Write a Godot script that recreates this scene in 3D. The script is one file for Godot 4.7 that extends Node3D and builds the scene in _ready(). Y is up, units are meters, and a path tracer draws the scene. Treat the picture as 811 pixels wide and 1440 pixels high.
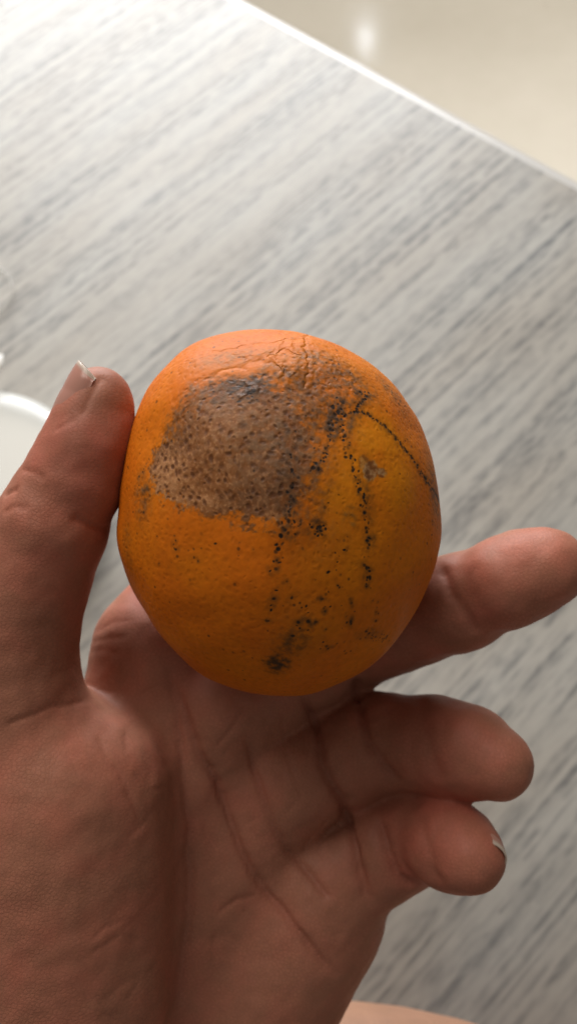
extends Node3D
# A blemished orange held in a left hand above a grey wood-grain table, by window light.

const TABLE_Y := 0.72
const ORANGE_C := Vector3(-1.64, -0.31, 0.0)      # in the hand's own frame, millimetres
const ORANGE_DEPTH := 34.0
const ORANGE_R := [34.43, 34.35, 34.62, 35.24, 36.03, 36.80, 37.46, 38.06, 38.70, 39.32, 39.83, 40.26, 40.71, 40.98, 40.63, 39.53, 38.03, 36.68, 35.78, 35.40, 35.37, 35.53, 35.78, 36.04, 36.45, 37.07, 37.74, 38.32, 38.74, 39.09, 39.39, 39.51, 39.31, 38.64, 37.63, 36.66, 35.98, 35.50, 35.10, 34.72]
const SKIN := Color(0.475, 0.20, 0.13)
const SKIN_RED := Color(0.51, 0.16, 0.11)
const SKIN_BACK := Color(0.475, 0.222, 0.135)

var bones := PackedFloat32Array()
var spans := []
var balls := PackedFloat32Array()
var soft := PackedFloat32Array([8.0, 7.0, 4.5, 4.0, 4.0, 4.0])


func _ready():
	# ---- camera, air, light, exposure
	var cam := Camera3D.new()
	cam.name = "camera"
	add_child(cam)
	cam.transform = Transform3D(Basis(Vector3(0.97742, -0.09959, 0.18639), Vector3(0.21132, 0.46062, -0.86207), Vector3(0.00000, 0.88199, 0.47126)), Vector3(0.0000, 1.1000, 0.0000))
	var lens := CameraAttributesPhysical.new()
	lens.frustum_focal_length = 20.785
	lens.frustum_near = 0.02
	lens.frustum_far = 60.0
	lens.frustum_focus_distance = 0.168
	lens.exposure_aperture = 11.0
	cam.attributes = lens
	cam.near = 0.02
	cam.far = 60.0
	cam.current = true

	var env := Environment.new()
	env.background_mode = Environment.BG_COLOR
	env.background_color = Color(0.18, 0.162, 0.14).linear_to_srgb()
	env.background_energy_multiplier = 1.0
	env.tonemap_mode = Environment.TONE_MAPPER_LINEAR
	env.tonemap_exposure = 1.0
	env.sdfgi_enabled = true
	env.ssao_enabled = true
	env.ssil_enabled = true
	var we := WorldEnvironment.new()
	we.name = "environment"
	we.environment = env
	add_child(we)

	var window := AreaLight3D.new()      # the daylight of a window beyond the table
	window.name = "window_daylight"
	window.area_size = Vector2(0.85, 0.6)
	window.light_energy = 1.6
	window.light_color = Color(0.985, 0.99, 1.0)
	window.area_range = 12.0
	window.shadow_enabled = true
	add_child(window)
	window.look_at_from_position(Vector3(0.06, 1.10, -1.17), Vector3(0.0, 0.76, -0.25), Vector3.UP)
	var upper := AreaLight3D.new()      # softer daylight from high above the far side of the table
	upper.name = "high_daylight"
	upper.area_size = Vector2(1.0, 0.9)
	upper.light_energy = 1.9
	upper.light_color = Color(1.0, 0.965, 0.92)
	upper.area_range = 12.0
	upper.shadow_enabled = true
	add_child(upper)
	upper.look_at_from_position(Vector3(-0.28, 2.2, -0.95), Vector3(0.0, 0.9, 0.0), Vector3(0, 0, -1))

	var over_floor := SpotLight3D.new()      # added fill without a known source, brightens the floor beyond the table
	over_floor.name = "added_floor_fill"
	over_floor.spot_angle = 31.0
	over_floor.spot_angle_attenuation = 0.5
	over_floor.light_energy = 4.6
	over_floor.light_size = 0.2
	over_floor.light_color = Color(1.0, 0.98, 0.945)
	over_floor.spot_range = 6.0
	over_floor.shadow_enabled = true
	add_child(over_floor)
	over_floor.look_at_from_position(Vector3(1.2, 2.35, -1.75), Vector3(0.55, 0.0, -1.75), Vector3(0, 0, -1))

	# ---- the setting
	make_floor()
	make_table()
	# ---- things
	make_orange(Vector3(0.00000, 0.92801, -0.09190), cam.transform.basis)
	make_hand(Vector3(0.00000, 0.92801, -0.09190), cam.transform.basis)
	make_arm()
	make_tableware()
	make_bulb()


# ------------------------------------------------------------------ helpers
func tag(o: Node, label: String, category: String, group := ""):
	o.set_meta("label", label)
	o.set_meta("category", category)
	if group != "":
		o.set_meta("group", group)


func thing(called: String, at := Vector3.ZERO) -> Node3D:
	var o := Node3D.new()
	o.name = called
	add_child(o, true)
	o.position = at
	return o


func obj(called: String, m: Mesh, mat: Material, parent: Node) -> MeshInstance3D:
	var o := MeshInstance3D.new()
	o.name = called
	o.mesh = m
	o.material_override = mat
	o.cast_shadow = GeometryInstance3D.SHADOW_CASTING_SETTING_ON
	parent.add_child(o, true)
	return o


func arrays_mesh(v: PackedVector3Array, n: PackedVector3Array, ix: PackedInt32Array, uv := PackedVector2Array(), col := PackedColorArray()) -> ArrayMesh:
	var a := []
	a.resize(Mesh.ARRAY_MAX)
	a[Mesh.ARRAY_VERTEX] = v
	a[Mesh.ARRAY_NORMAL] = n
	a[Mesh.ARRAY_INDEX] = ix
	if uv.size():
		a[Mesh.ARRAY_TEX_UV] = uv
	if col.size():
		a[Mesh.ARRAY_COLOR] = col
	var m := ArrayMesh.new()
	m.add_surface_from_arrays(Mesh.PRIMITIVE_TRIANGLES, a)
	return m


func face_normals(v: PackedVector3Array, ix: PackedInt32Array) -> PackedVector3Array:
	var n := PackedVector3Array()
	n.resize(v.size())
	for t in range(0, ix.size(), 3):
		var a := ix[t]
		var b := ix[t + 1]
		var c := ix[t + 2]
		var f := (v[c] - v[a]).cross(v[b] - v[a])
		n[a] += f
		n[b] += f
		n[c] += f
	for i in n.size():
		n[i] = n[i].normalized()
	return n


func lathe(profile: Array, seg := 96) -> ArrayMesh:      # profile of Vector2(radius, height), from the outside bottom round to the inside
	var v := PackedVector3Array()
	var ix := PackedInt32Array()
	for p in profile:
		for s in seg:
			var a := TAU * s / seg
			v.append(Vector3(p.x * cos(a), p.y, p.x * sin(a)))
	for i in profile.size() - 1:
		for s in seg:
			var a := i * seg + s
			var b := i * seg + (s + 1) % seg
			ix.append_array([a, b, a + seg, b, b + seg, a + seg])
	return arrays_mesh(v, face_normals(v, ix), ix)


func curve(points: Array, steps := 6) -> Array:      # a smooth run through profile points
	var out := []
	for i in points.size() - 1:
		var p0: Vector2 = points[maxi(i - 1, 0)]
		var p1: Vector2 = points[i]
		var p2: Vector2 = points[i + 1]
		var p3: Vector2 = points[mini(i + 2, points.size() - 1)]
		for k in steps:
			out.append(p1.cubic_interpolate(p2, p0, p3, float(k) / steps))
	out.append(points[-1])
	return out


func noise(kind: int, freq: float, octaves := 3, seed_ := 1) -> FastNoiseLite:
	var n := FastNoiseLite.new()
	n.noise_type = kind
	n.frequency = freq
	n.seed = seed_
	n.fractal_type = FastNoiseLite.FRACTAL_FBM if octaves > 1 else FastNoiseLite.FRACTAL_NONE
	n.fractal_octaves = octaves
	return n


# ------------------------------------------------------------------ floor and table
func make_floor():
	var m := StandardMaterial3D.new()
	m.resource_name = "polished_beige_stone"
	m.roughness = 0.09
	m.metallic_specular = 0.5
	var size := 1024
	var im := Image.create(size, size, false, Image.FORMAT_RGB8)
	var big := noise(FastNoiseLite.TYPE_SIMPLEX_SMOOTH, 0.006, 4, 5)
	var fine := noise(FastNoiseLite.TYPE_SIMPLEX_SMOOTH, 0.06, 2, 8)
	for y in size:
		for x in size:
			var t := big.get_noise_2d(x, y) * 0.5 + fine.get_noise_2d(x, y) * 0.12
			im.set_pixel(x, y, Color(0.80 + t * 0.05, 0.775 + t * 0.05, 0.725 + t * 0.055))
	var rng := RandomNumberGenerator.new()
	rng.seed = 4
	for k in 60:
		im.fill_rect(Rect2i(rng.randi() % 1020, rng.randi() % 1020, 2, 1 + rng.randi() % 2), Color(0.5, 0.45, 0.4))
	m.albedo_texture = ImageTexture.create_from_image(im)
	m.uv1_scale = Vector3(10, 10, 1)
	var p := PlaneMesh.new()
	p.size = Vector2(24, 24)
	var o := obj("floor", p, m, self)
	o.set_meta("kind", "structure")
	o.set_meta("label", "polished beige stone floor beyond the table edge")


func wood_texture() -> Array:
	var w := 2048      # across the grain
	var h := 1024      # along it
	var im := Image.create(w, h, false, Image.FORMAT_RGB8)
	var ink := PackedFloat32Array()
	ink.resize(w * h)
	var rng := RandomNumberGenerator.new()
	rng.seed = 19
	var drift := noise(FastNoiseLite.TYPE_SIMPLEX_SMOOTH, 1.0, 2, 12)
	var field := noise(FastNoiseLite.TYPE_SIMPLEX_SMOOTH, 1.0, 2, 14)
	var grain := noise(FastNoiseLite.TYPE_SIMPLEX_SMOOTH, 1.0, 2, 15)
	# soft grey flecks, then fibres, then the darker long streaks: count, length, width (mm), strength
	for kind in [[9500, 12.0, 60.0, 2.4, 6.0, 0.18], [3800, 60.0, 200.0, 0.9, 2.0, 0.28], [1500, 130.0, 400.0, 1.3, 2.7, 0.66]]:
		for k in kind[0]:
			var e0 := rng.randf() * w
			var s0 := rng.randf() * h
			var length: float = rng.randf_range(kind[1], kind[2]) / 0.9
			var half: float = rng.randf_range(kind[3], kind[4]) / 0.62 * 0.5
			var crowd := field.get_noise_2d(e0 * 0.014, s0 * 0.0045)
			var dark: float = kind[5] * rng.randf_range(0.35, 1.0) * clampf(0.72 + crowd * 0.8, 0.0, 1.2)
			if dark < 0.02:
				continue
			var id := rng.randf() * 900.0
			for j in int(length):
				var t := j / length
				var y := posmod(int(s0) + j, h)
				var body := sqrt(maxf(0.0, 1.0 - pow(absf(t * 2.0 - 1.0), 3.0)))
				var broken := clampf(0.75 + drift.get_noise_2d(j * 0.045, id) * 1.6, 0.0, 1.0)
				var hw := half * body * (1.0 + 0.38 * drift.get_noise_2d(j * 0.09, id + 50.0)) + 0.3
				var c := e0 + drift.get_noise_2d(j * 0.010, id + 20.0) * 1.6
				for x in range(int(c - hw - 1.0), int(c + hw + 2.0)):
					var d := absf(x - c) / (hw + 0.6)
					if d < 1.0:
						var i := y * w + posmod(x, w)
						ink[i] = ink[i] + (1.0 - ink[i]) * dark * broken * (1.0 - d * d)
	for y in h:
		for x in w:
			var g := grain.get_noise_2d(x * 0.16, y * 0.07)
			var cl := field.get_noise_2d(x * 0.011 + 40.0, y * 0.006)
			var t := clampf(ink[y * w + x] * (0.95 + g * 0.55) + cl * 0.10 + g * 0.05, -0.1, 1.0)
			var warm := cl * 0.010
			im.set_pixel(x, y, Color(0.612 - t * 0.26 + warm, 0.599 - t * 0.246, 0.571 - t * 0.22 - warm))
	return [ImageTexture.create_from_image(im), w * 0.62e-3, h * 0.9e-3]


func make_table():
	var t := thing("table", Vector3(0, TABLE_Y, 0))
	tag(t, "table with pale grey wood-grain top and rounded pale edge under the hand", "table")
	t.basis = Basis(Vector3(0.55926, 0, 0.82899), Vector3.UP, Vector3(-0.82899, 0, 0.55926))   # x across the grain, -z along it to the far edge
	var lo := Vector2(-0.92, -0.384)      # x is across the grain, y the table's own z
	var hi := Vector2(0.30, 0.50)
	var wood := wood_texture()
	var top := StandardMaterial3D.new()
	top.resource_name = "grey_wood_laminate"
	top.albedo_texture = wood[0]
	top.roughness = 0.45
	top.metallic_specular = 0.45
	var white := StandardMaterial3D.new()
	white.resource_name = "pale_edge_strip"
	white.albedo_color = Color(0.46, 0.45, 0.43).linear_to_srgb()
	white.roughness = 0.35
	# outline with rounded corners
	var ring := []
	var cr := 0.03
	for q in [[Vector2(hi.x, hi.y), 0.0], [Vector2(lo.x, hi.y), PI / 2], [Vector2(lo.x, lo.y), PI], [Vector2(hi.x, lo.y), PI * 1.5]]:
		for k in 9:
			var a: float = q[1] + PI / 2 * k / 8
			var d := Vector2(cos(a), sin(a))
			var centre: Vector2 = q[0] - Vector2(signf(q[0].x) * cr, signf(q[0].y) * cr)
			ring.append([centre + d * cr, d])
	var inset := 0.012
	var v := PackedVector3Array()
	var n := PackedVector3Array()
	var uv := PackedVector2Array()
	var ix := PackedInt32Array()
	var mid := (lo + hi) / 2
	v.append(Vector3(mid.x, 0, mid.y))
	for r in ring:
		var p: Vector2 = r[0] - r[1] * inset
		v.append(Vector3(p.x, 0, p.y))
	for p in v:
		n.append(Vector3.UP)
		uv.append(Vector2((p.x - lo.x) / wood[1], (p.z - lo.y) / wood[2]))
	for k in ring.size():
		ix.append_array([0, 1 + k, 1 + (k + 1) % ring.size()])
	obj("tabletop", arrays_mesh(v, n, ix, uv), top, t)
	# the edge strip: a rounded profile carried round the outline
	var prof := []
	for k in 7:
		var a := PI / 2 * k / 6
		prof.append([inset * (1.0 - sin(a)), -inset * (1.0 - cos(a)), sin(a), cos(a)])
	for k in 7:
		var a := PI / 2 * k / 6
		prof.append([inset * (1.0 - cos(a)), -0.026 + inset * (1.0 - sin(a)), cos(a), -sin(a)])
	prof.append([0.06, -0.026, 0.0, -1.0])
	v = PackedVector3Array()
	n = PackedVector3Array()
	ix = PackedInt32Array()
	for q in prof:
		for r in ring:
			var p: Vector2 = r[0] - r[1] * q[0]
			v.append(Vector3(p.x, q[1], p.y))
			n.append(Vector3(r[1].x * q[2], q[3], r[1].y * q[2]).normalized())
	var rs := ring.size()
	for i in prof.size() - 1:
		for k in rs:
			var a := i * rs + k
			var b := i * rs + (k + 1) % rs
			ix.append_array([a, a + rs, b, b, a + rs, b + rs])
	obj("edge_strip", arrays_mesh(v, n, ix), white, t)
	var under := BoxMesh.new()
	under.size = Vector3(hi.x - lo.x - 0.09, 0.012, hi.y - lo.y - 0.09)
	obj("underside", under, white, t).position = Vector3(mid.x, -0.0245, mid.y)
	var leg := CylinderMesh.new()
	leg.top_radius = 0.028
	leg.bottom_radius = 0.019
	leg.height = TABLE_Y - 0.031
	leg.radial_segments = 24
	for x in [lo.x + 0.09, hi.x - 0.09]:
		for z in [lo.y + 0.09, hi.y - 0.09]:
			obj("leg", leg, white, t).position = Vector3(x, -0.031 - leg.height / 2, z)


# ------------------------------------------------------------------ orange
func orange_radius(a: float) -> float:
	var t := fposmod(a / TAU, 1.0) * ORANGE_R.size()
	var i := int(t)
	var c := ORANGE_R.size()
	return cubic_interpolate(ORANGE_R[i % c], ORANGE_R[(i + 1) % c], ORANGE_R[(i + c - 1) % c], ORANGE_R[(i + 2) % c], t - i)


const T := 1280      # texture side
const FRONT := 0.42      # radius of the near half in the texture


func tex_xy(d: Vector2) -> Vector2:      # disc position (1 = a quarter turn from the pole) to pixels
	var r := d.length()
	var g := FRONT * r if r <= 1.0 else FRONT + (0.5 - FRONT) * (r - 1.0)
	if r > 0.0:
		d = d / r * g
	return Vector2((0.5 + d.x) * T, (0.5 - d.y) * T)


var warp1: FastNoiseLite
var warp2: FastNoiseLite


func stamp(layer: PackedFloat32Array, at: Vector2, rx: float, ry: float, ang: float, softness: float, amount: float, ragged := 0.0):
	var unit := FRONT * T
	var c := tex_xy(at)
	var reach := maxf(rx, ry) * (1.0 + softness + ragged) * unit + 2.0
	var ca := cos(ang)
	var sa := sin(ang)
	for y in range(maxi(0, int(c.y - reach)), mini(T, int(c.y + reach) + 1)):
		for x in range(maxi(0, int(c.x - reach)), mini(T, int(c.x + reach) + 1)):
			var dx := (x - c.x) / unit
			var dy := -(y - c.y) / unit
			var d := Vector2((dx * ca + dy * sa) / rx, (-dx * sa + dy * ca) / ry).length()
			if ragged > 0.0 and d < 1.0 + softness + ragged:
				d += warp1.get_noise_2d(x, y) * ragged + warp2.get_noise_2d(x, y) * ragged * 0.6
			var m := amount * (1.0 - smoothstep(1.0 - softness, 1.0 + softness, d))
			var i := y * T + x
			if m > layer[i]:
				layer[i] = m


func line_stamp(layer: PackedFloat32Array, pts: Array, w: float, amount: float):
	var unit := FRONT * T
	for i in range(0, pts.size() - 2, 2):
		var a := tex_xy(Vector2(pts[i], pts[i + 1]))
		var b := tex_xy(Vector2(pts[i + 2], pts[i + 3]))
		var reach := w * unit * 2.5
		var ab := b - a
		for y in range(int(minf(a.y, b.y) - reach), int(maxf(a.y, b.y) + reach) + 1):
			for x in range(int(minf(a.x, b.x) - reach), int(maxf(a.x, b.x) + reach) + 1):
				var p := Vector2(x + warp1.get_noise_2d(x, y) * 12.0, y + warp1.get_noise_2d(x + 500, y) * 12.0)
				var t := clampf((p - a).dot(ab) / ab.length_squared(), 0, 1)
				var d := p.distance_to(a + ab * t) / (w * unit)
				var m := amount * exp(-d * d)
				var k := y * T + x
				if absf(m) > absf(layer[k]):
					layer[k] = m


func make_orange(at: Vector3, basis_: Basis):
	var layers := []
	for k in 9:
		var l := PackedFloat32Array()
		l.resize(T * T)
		layers.append(l)
	# brown, grey bloom, dark stain, pale netting, clean, scab, dots, pores, wrinkles
	warp1 = noise(FastNoiseLite.TYPE_SIMPLEX_SMOOTH, 0.022, 3, 21)
	warp2 = noise(FastNoiseLite.TYPE_SIMPLEX_SMOOTH, 0.09, 2, 22)
	var rng := RandomNumberGenerator.new()
	rng.seed = 77
	for b in [
		[0, -0.103, 0.284, 0.167, 0.158, 0.00, 0.25, 1.00],
		[0, -0.205, 0.203, 0.179, 0.148, 0.00, 0.25, 1.00],
		[0, -0.067, 0.127, 0.148, 0.158, 0.00, 0.25, 1.00],
		[0, -0.344, 0.135, 0.148, 0.091, 0.00, 0.25, 1.00],
		[0, -0.221, 0.077, 0.167, 0.081, 0.00, 0.25, 1.00],
		[0, 0.004, 0.207, 0.108, 0.143, 0.00, 0.25, 1.00],
		[0, -0.408, 0.186, 0.108, 0.081, 0.00, 0.25, 1.00],
		[0, -0.036, 0.046, 0.105, 0.072, 0.00, 0.25, 1.00],
		[0, -0.142, 0.375, 0.108, 0.076, 0.00, 0.25, 1.00],
		[0, -0.287, 0.307, 0.143, 0.096, 0.73, 0.60, 0.85],
		[0, 0.085, 0.377, 0.143, 0.143, 0.00, 0.90, 0.75],
		[0, 0.059, 0.179, 0.096, 0.143, 0.00, 0.80, 0.70],
		[0, 0.197, 0.496, 0.143, 0.091, -0.17, 0.90, 0.60],
		[0, -0.551, 0.063, 0.062, 0.096, 0.00, 0.80, 0.40],
		[0, 0.057, 0.051, 0.096, 0.096, 0.00, 0.90, 0.55],
		[0, 0.118, 0.130, 0.086, 0.081, 0.00, 0.90, 0.30],
		[0, 0.531, 0.519, 0.096, 0.072, -0.70, 0.90, 0.40],
		[0, 0.750, 0.112, 0.060, 0.143, 0.17, 0.90, 0.50],
		[0, 0.123, -0.053, 0.096, 0.096, 0.00, 1.00, 0.20],
		[0, 0.050, -0.386, 0.086, 0.105, -0.35, 1.00, 0.20],
		[0, -0.684, -0.120, 0.033, 0.143, 0.00, 0.90, 0.25],
		[0, -0.162, 0.564, 0.143, 0.048, 0.17, 0.90, 0.35],
		[1, -0.017, 0.228, 0.124, 0.119, 0.00, 0.90, 0.75],
		[1, -0.141, 0.361, 0.119, 0.072, 0.00, 0.80, 0.60],
		[1, -0.047, 0.127, 0.119, 0.096, 0.00, 0.90, 0.40],
		[1, 0.124, 0.594, 0.062, 0.043, 0.00, 0.80, 0.50],
		[1, 0.196, 0.329, 0.062, 0.081, -0.17, 0.80, 0.70],
		[1, 0.253, 0.478, 0.072, 0.060, 0.00, 0.90, 0.40],
		[1, 0.470, 0.552, 0.057, 0.033, -0.70, 0.90, 0.60],
		[1, 0.292, 0.439, 0.053, 0.038, 0.00, 0.80, 0.50],
		[1, -0.008, 0.408, 0.072, 0.062, 0.00, 0.90, 0.40],
		[1, 0.240, -0.006, 0.024, 0.038, 0.52, 0.60, 0.80],
		[1, 0.784, 0.061, 0.024, 0.053, 0.00, 0.80, 0.60],
		[1, 0.026, -0.042, 0.031, 0.038, 0.00, 0.80, 0.40],
		[2, -0.111, 0.418, 0.081, 0.043, -0.09, 0.70, 0.75],
		[2, -0.166, 0.436, 0.038, 0.029, 0.00, 0.70, 0.50],
		[2, -0.199, 0.366, 0.024, 0.024, 0.00, 0.80, 0.50],
		[2, -0.009, -0.537, 0.041, 0.048, -0.52, 0.80, 0.85],
		[2, 0.035, -0.431, 0.038, 0.067, -0.44, 0.90, 0.45],
		[2, 0.182, 0.314, 0.038, 0.053, 0.00, 0.80, 0.55],
		[2, 0.128, -0.042, 0.026, 0.026, 0.00, 0.70, 0.70],
		[2, 0.091, -0.046, 0.022, 0.024, 0.00, 0.80, 0.40],
		[2, 0.311, 0.057, 0.022, 0.143, 0.07, 0.90, 0.40],
		[2, 0.300, -0.214, 0.019, 0.043, 0.00, 0.90, 0.40],
		[2, 0.027, 0.006, 0.031, 0.072, 0.00, 0.90, 0.35],
		[2, 0.026, 0.154, 0.033, 0.096, 0.00, 0.90, 0.35],
		[2, 0.344, -0.465, 0.062, 0.022, -0.35, 0.90, 0.35],
		[2, -0.529, 0.090, 0.022, 0.033, 0.00, 0.80, 0.50],
		[2, 0.290, 0.422, 0.033, 0.033, 0.00, 0.90, 0.50],
		[3, -0.412, 0.136, 0.119, 0.105, 0.00, 0.70, 0.85],
		[3, -0.132, 0.215, 0.191, 0.167, 0.00, 0.80, 0.45],
		[3, -0.304, 0.055, 0.131, 0.038, -0.17, 0.70, 0.70],
		[3, 0.005, -0.016, 0.067, 0.024, 0.00, 0.70, 0.70],
		[3, -0.035, 0.563, 0.191, 0.053, 0.00, 0.80, 0.40],
		[3, 0.105, 0.184, 0.048, 0.048, 0.00, 0.80, 0.30],
		[5, 0.329, 0.154, 0.033, 0.038, -0.35, 0.25, 1.00],
		[5, 0.368, 0.152, 0.029, 0.019, 0.00, 0.25, 1.00],
		[5, 0.297, 0.181, 0.022, 0.024, 0.00, 0.30, 0.60],
		[4, 0.391, 0.300, 0.105, 0.072, -0.52, 0.80, 1.00],
		[4, 0.461, 0.117, 0.108, 0.143, 0.00, 0.90, 0.70],
		[4, 0.214, 0.055, 0.096, 0.143, 0.00, 0.90, 0.80],
		[4, 0.321, -0.095, 0.143, 0.143, 0.00, 1.00, 0.50],
		[4, 0.322, 0.273, 0.057, 0.057, 0.00, 0.80, 1.00]
	]:
		stamp(layers[int(b[0])], Vector2(b[1], b[2]), b[3], b[4], b[5], b[6], b[7], 0.32)
	for w in [
		[0.0076, -1.00, [0.124, 0.833, 0.093, 0.635, 0.102, 0.525, 0.078, 0.434]],
		[0.0084, -0.80, [-0.254, 0.622, -0.132, 0.642, -0.011, 0.662, 0.089, 0.696]],
		[0.0072, -0.70, [-0.035, 0.563, 0.016, 0.606, 0.067, 0.557]],
		[0.0119, -0.60, [-0.358, 0.405, -0.261, 0.450, -0.154, 0.503, -0.058, 0.521, 0.016, 0.484]],
		[0.0096, 0.70, [0.003, 0.684, -0.022, 0.564, 0.004, 0.472]],
		[0.0096, 0.60, [-0.165, 0.587, -0.085, 0.561, -0.036, 0.609]],
		[0.0096, 0.60, [0.044, 0.649, 0.054, 0.534, 0.027, 0.427]],
		[0.0084, 0.90, [-0.112, 0.434, -0.087, 0.404, -0.119, 0.372]],
		[0.0096, -0.50, [0.129, 0.596, 0.128, 0.477, 0.105, 0.381]],
		[0.0119, -0.50, [-0.443, 0.295, -0.317, 0.314, -0.237, 0.372]]
	]:
		line_stamp(layers[8], w[2], w[0], w[1])
	# pores on a jittered grid; a dot track darkens the pores' own small pits
	var step := 0.0285
	var count := int(1.12 / step)
	for j in range(-count, count + 1):
		for i in range(-count, count + 1):
			var p := Vector2((i + (0.5 if j % 2 else 0.0)) * step, j * step * 0.88) + Vector2(rng.randf_range(-0.4, 0.4), rng.randf_range(-0.4, 0.4)) * step
			if p.length() < 1.1:
				var r := step * rng.randf_range(0.17, 0.36)
				stamp(layers[7], p, r, r * rng.randf_range(0.5, 1.0), rng.randf() * PI, 0.8, pow(rng.randf(), 0.7) * 0.95, 0.45)
	for tr in [
		[0.0072, 0.0167, 0.0038, 0.0081, 0.85, [0.193, 0.398, 0.199, 0.330, 0.201, 0.271]],
		[0.0072, 0.0060, 0.0033, 0.0067, 0.80, [0.172, 0.312, 0.164, 0.237, 0.149, 0.184, 0.106, 0.151, 0.092, 0.139]],
		[0.0081, 0.0086, 0.0033, 0.0076, 0.85, [0.207, 0.279, 0.233, 0.198, 0.271, 0.125, 0.291, 0.057, 0.306, -0.032, 0.308, -0.124]],
		[0.0062, 0.0053, 0.0033, 0.0065, 0.85, [0.215, 0.341, 0.283, 0.366, 0.344, 0.352, 0.401, 0.331, 0.468, 0.288, 0.555, 0.230, 0.663, 0.136, 0.852, 0.062]],
		[0.0072, 0.0084, 0.0036, 0.0067, 0.80, [0.263, 0.370, 0.305, 0.420, 0.325, 0.459, 0.276, 0.431]],
		[0.0100, 0.0081, 0.0031, 0.0067, 0.85, [0.028, 0.176, 0.037, 0.134, 0.042, 0.071, 0.039, 0.006, 0.019, -0.048, -0.002, -0.089, -0.010, -0.133, -0.013, -0.179]],
		[0.0062, 0.0096, 0.0036, 0.0067, 0.90, [0.111, -0.053, 0.141, -0.037, 0.125, -0.065, 0.097, -0.041]],
		[0.0072, 0.0096, 0.0036, 0.0067, 0.85, [0.296, -0.181, 0.306, -0.220, 0.303, -0.250]],
		[0.0096, 0.0143, 0.0031, 0.0062, 0.70, [0.005, -0.026, 0.043, -0.040, 0.083, -0.018]],
		[0.0076, 0.0096, 0.0029, 0.0060, 0.80, [0.313, -0.444, 0.354, -0.480, 0.410, -0.521, 0.457, -0.517]],
		[0.0167, 0.0239, 0.0026, 0.0057, 0.75, [0.209, -0.114, 0.201, -0.184, 0.179, -0.250, 0.143, -0.291, 0.106, -0.330, 0.061, -0.358]],
		[0.0191, 0.0287, 0.0024, 0.0050, 0.65, [0.263, -0.290, 0.237, -0.362, 0.186, -0.420, 0.111, -0.436]],
		[0.0191, 0.0119, 0.0026, 0.0053, 0.70, [-0.017, -0.234, -0.034, -0.295, -0.042, -0.375]],
		[0.0191, 0.0239, 0.0024, 0.0053, 0.70, [0.081, -0.246, 0.071, -0.307, 0.057, -0.386]],
		[0.0215, 0.0287, 0.0024, 0.0048, 0.50, [0.338, -0.251, 0.361, -0.338, 0.355, -0.427]],
		[0.0084, 0.0215, 0.0033, 0.0072, 0.75, [-0.124, 0.434, -0.087, 0.395, -0.107, 0.361, -0.155, 0.390]],
		[0.0215, 0.0573, 0.0024, 0.0055, 0.55, [0.060, 0.271, 0.105, 0.184, 0.085, 0.074, 0.188, 0.055]],
		[0.0167, 0.0526, 0.0026, 0.0057, 0.55, [0.124, 0.594, 0.197, 0.496, 0.135, 0.386]],
		[0.0215, 0.0335, 0.0024, 0.0048, 0.50, [0.453, 0.565, 0.596, 0.468, 0.693, 0.352]],
		[0.0215, 0.0239, 0.0024, 0.0048, 0.45, [0.477, 0.351, 0.593, 0.286, 0.691, 0.073, 0.708, -0.125]],
		[0.0143, 0.0191, 0.0024, 0.0053, 0.40, [-0.532, 0.204, -0.617, 0.097]],
		[0.0335, 0.0335, 0.0029, 0.0053, 0.60, [-0.464, -0.061, -0.362, -0.095, -0.400, -0.202, -0.221, -0.101]],
		[0.0335, 0.0717, 0.0022, 0.0038, 0.35, [-0.121, -0.086, 0.104, -0.172, 0.383, -0.098]]
	]:
		var pts: Array = tr[5]
		for i in range(0, pts.size() - 2, 2):
			var a := Vector2(pts[i], pts[i + 1])
			var b := Vector2(pts[i + 2], pts[i + 3])
			var n := maxi(1, int(a.distance_to(b) / tr[0]))
			for k in n:
				var p: Vector2 = a.lerp(b, (k + rng.randf()) / n) + Vector2(rng.randfn(), rng.randfn()) * tr[1] * 0.75
				var r: float = lerpf(tr[2], tr[3], pow(rng.randf(), 1.9)) * 1.1
				stamp(layers[6], p, r, r * rng.randf_range(0.45, 1.0), rng.randf() * PI, 0.5, tr[4] * rng.randf_range(0.5, 1.25), 0.5)
				if rng.randf() < 0.5:
					stamp(layers[2], p, r * rng.randf_range(2.0, 4.5), r * rng.randf_range(1.6, 3.0), rng.randf() * PI, 0.9, tr[4] * rng.randf_range(0.2, 0.75), 0.4)
	for k in 260:      # stray specks
		var a := rng.randf() * TAU
		var p := Vector2(cos(a), sin(a)) * sqrt(rng.randf()) * 1.02
		var r := rng.randf_range(0.0028, 0.0062)
		stamp(layers[6], p, r, r, 0.0, 0.6, rng.randf_range(0.12, 0.5))

	var albedo := Image.create(T, T, false, Image.FORMAT_RGB8)
	var height := Image.create(T, T, false, Image.FORMAT_RF)
	var hue := noise(FastNoiseLite.TYPE_SIMPLEX_SMOOTH, 0.005, 3, 31)
	var mottle := noise(FastNoiseLite.TYPE_SIMPLEX_SMOOTH, 0.05, 3, 32)
	var fleck := noise(FastNoiseLite.TYPE_SIMPLEX_SMOOTH, 0.085, 2, 34)
	var crumple := noise(FastNoiseLite.TYPE_SIMPLEX_SMOOTH, 0.028, 3, 33)
	var l0: PackedFloat32Array = layers[0]
	var l1: PackedFloat32Array = layers[1]
	var l2: PackedFloat32Array = layers[2]
	var l3: PackedFloat32Array = layers[3]
	var l4: PackedFloat32Array = layers[4]
	var l5: PackedFloat32Array = layers[5]
	var l6: PackedFloat32Array = layers[6]
	var l7: PackedFloat32Array = layers[7]
	var l8: PackedFloat32Array = layers[8]
	var red := Color(0.79, 0.405, 0.05)
	var yellow := Color(0.835, 0.50, 0.05)
	var base_brown := Color(0.47, 0.285, 0.145)
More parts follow.
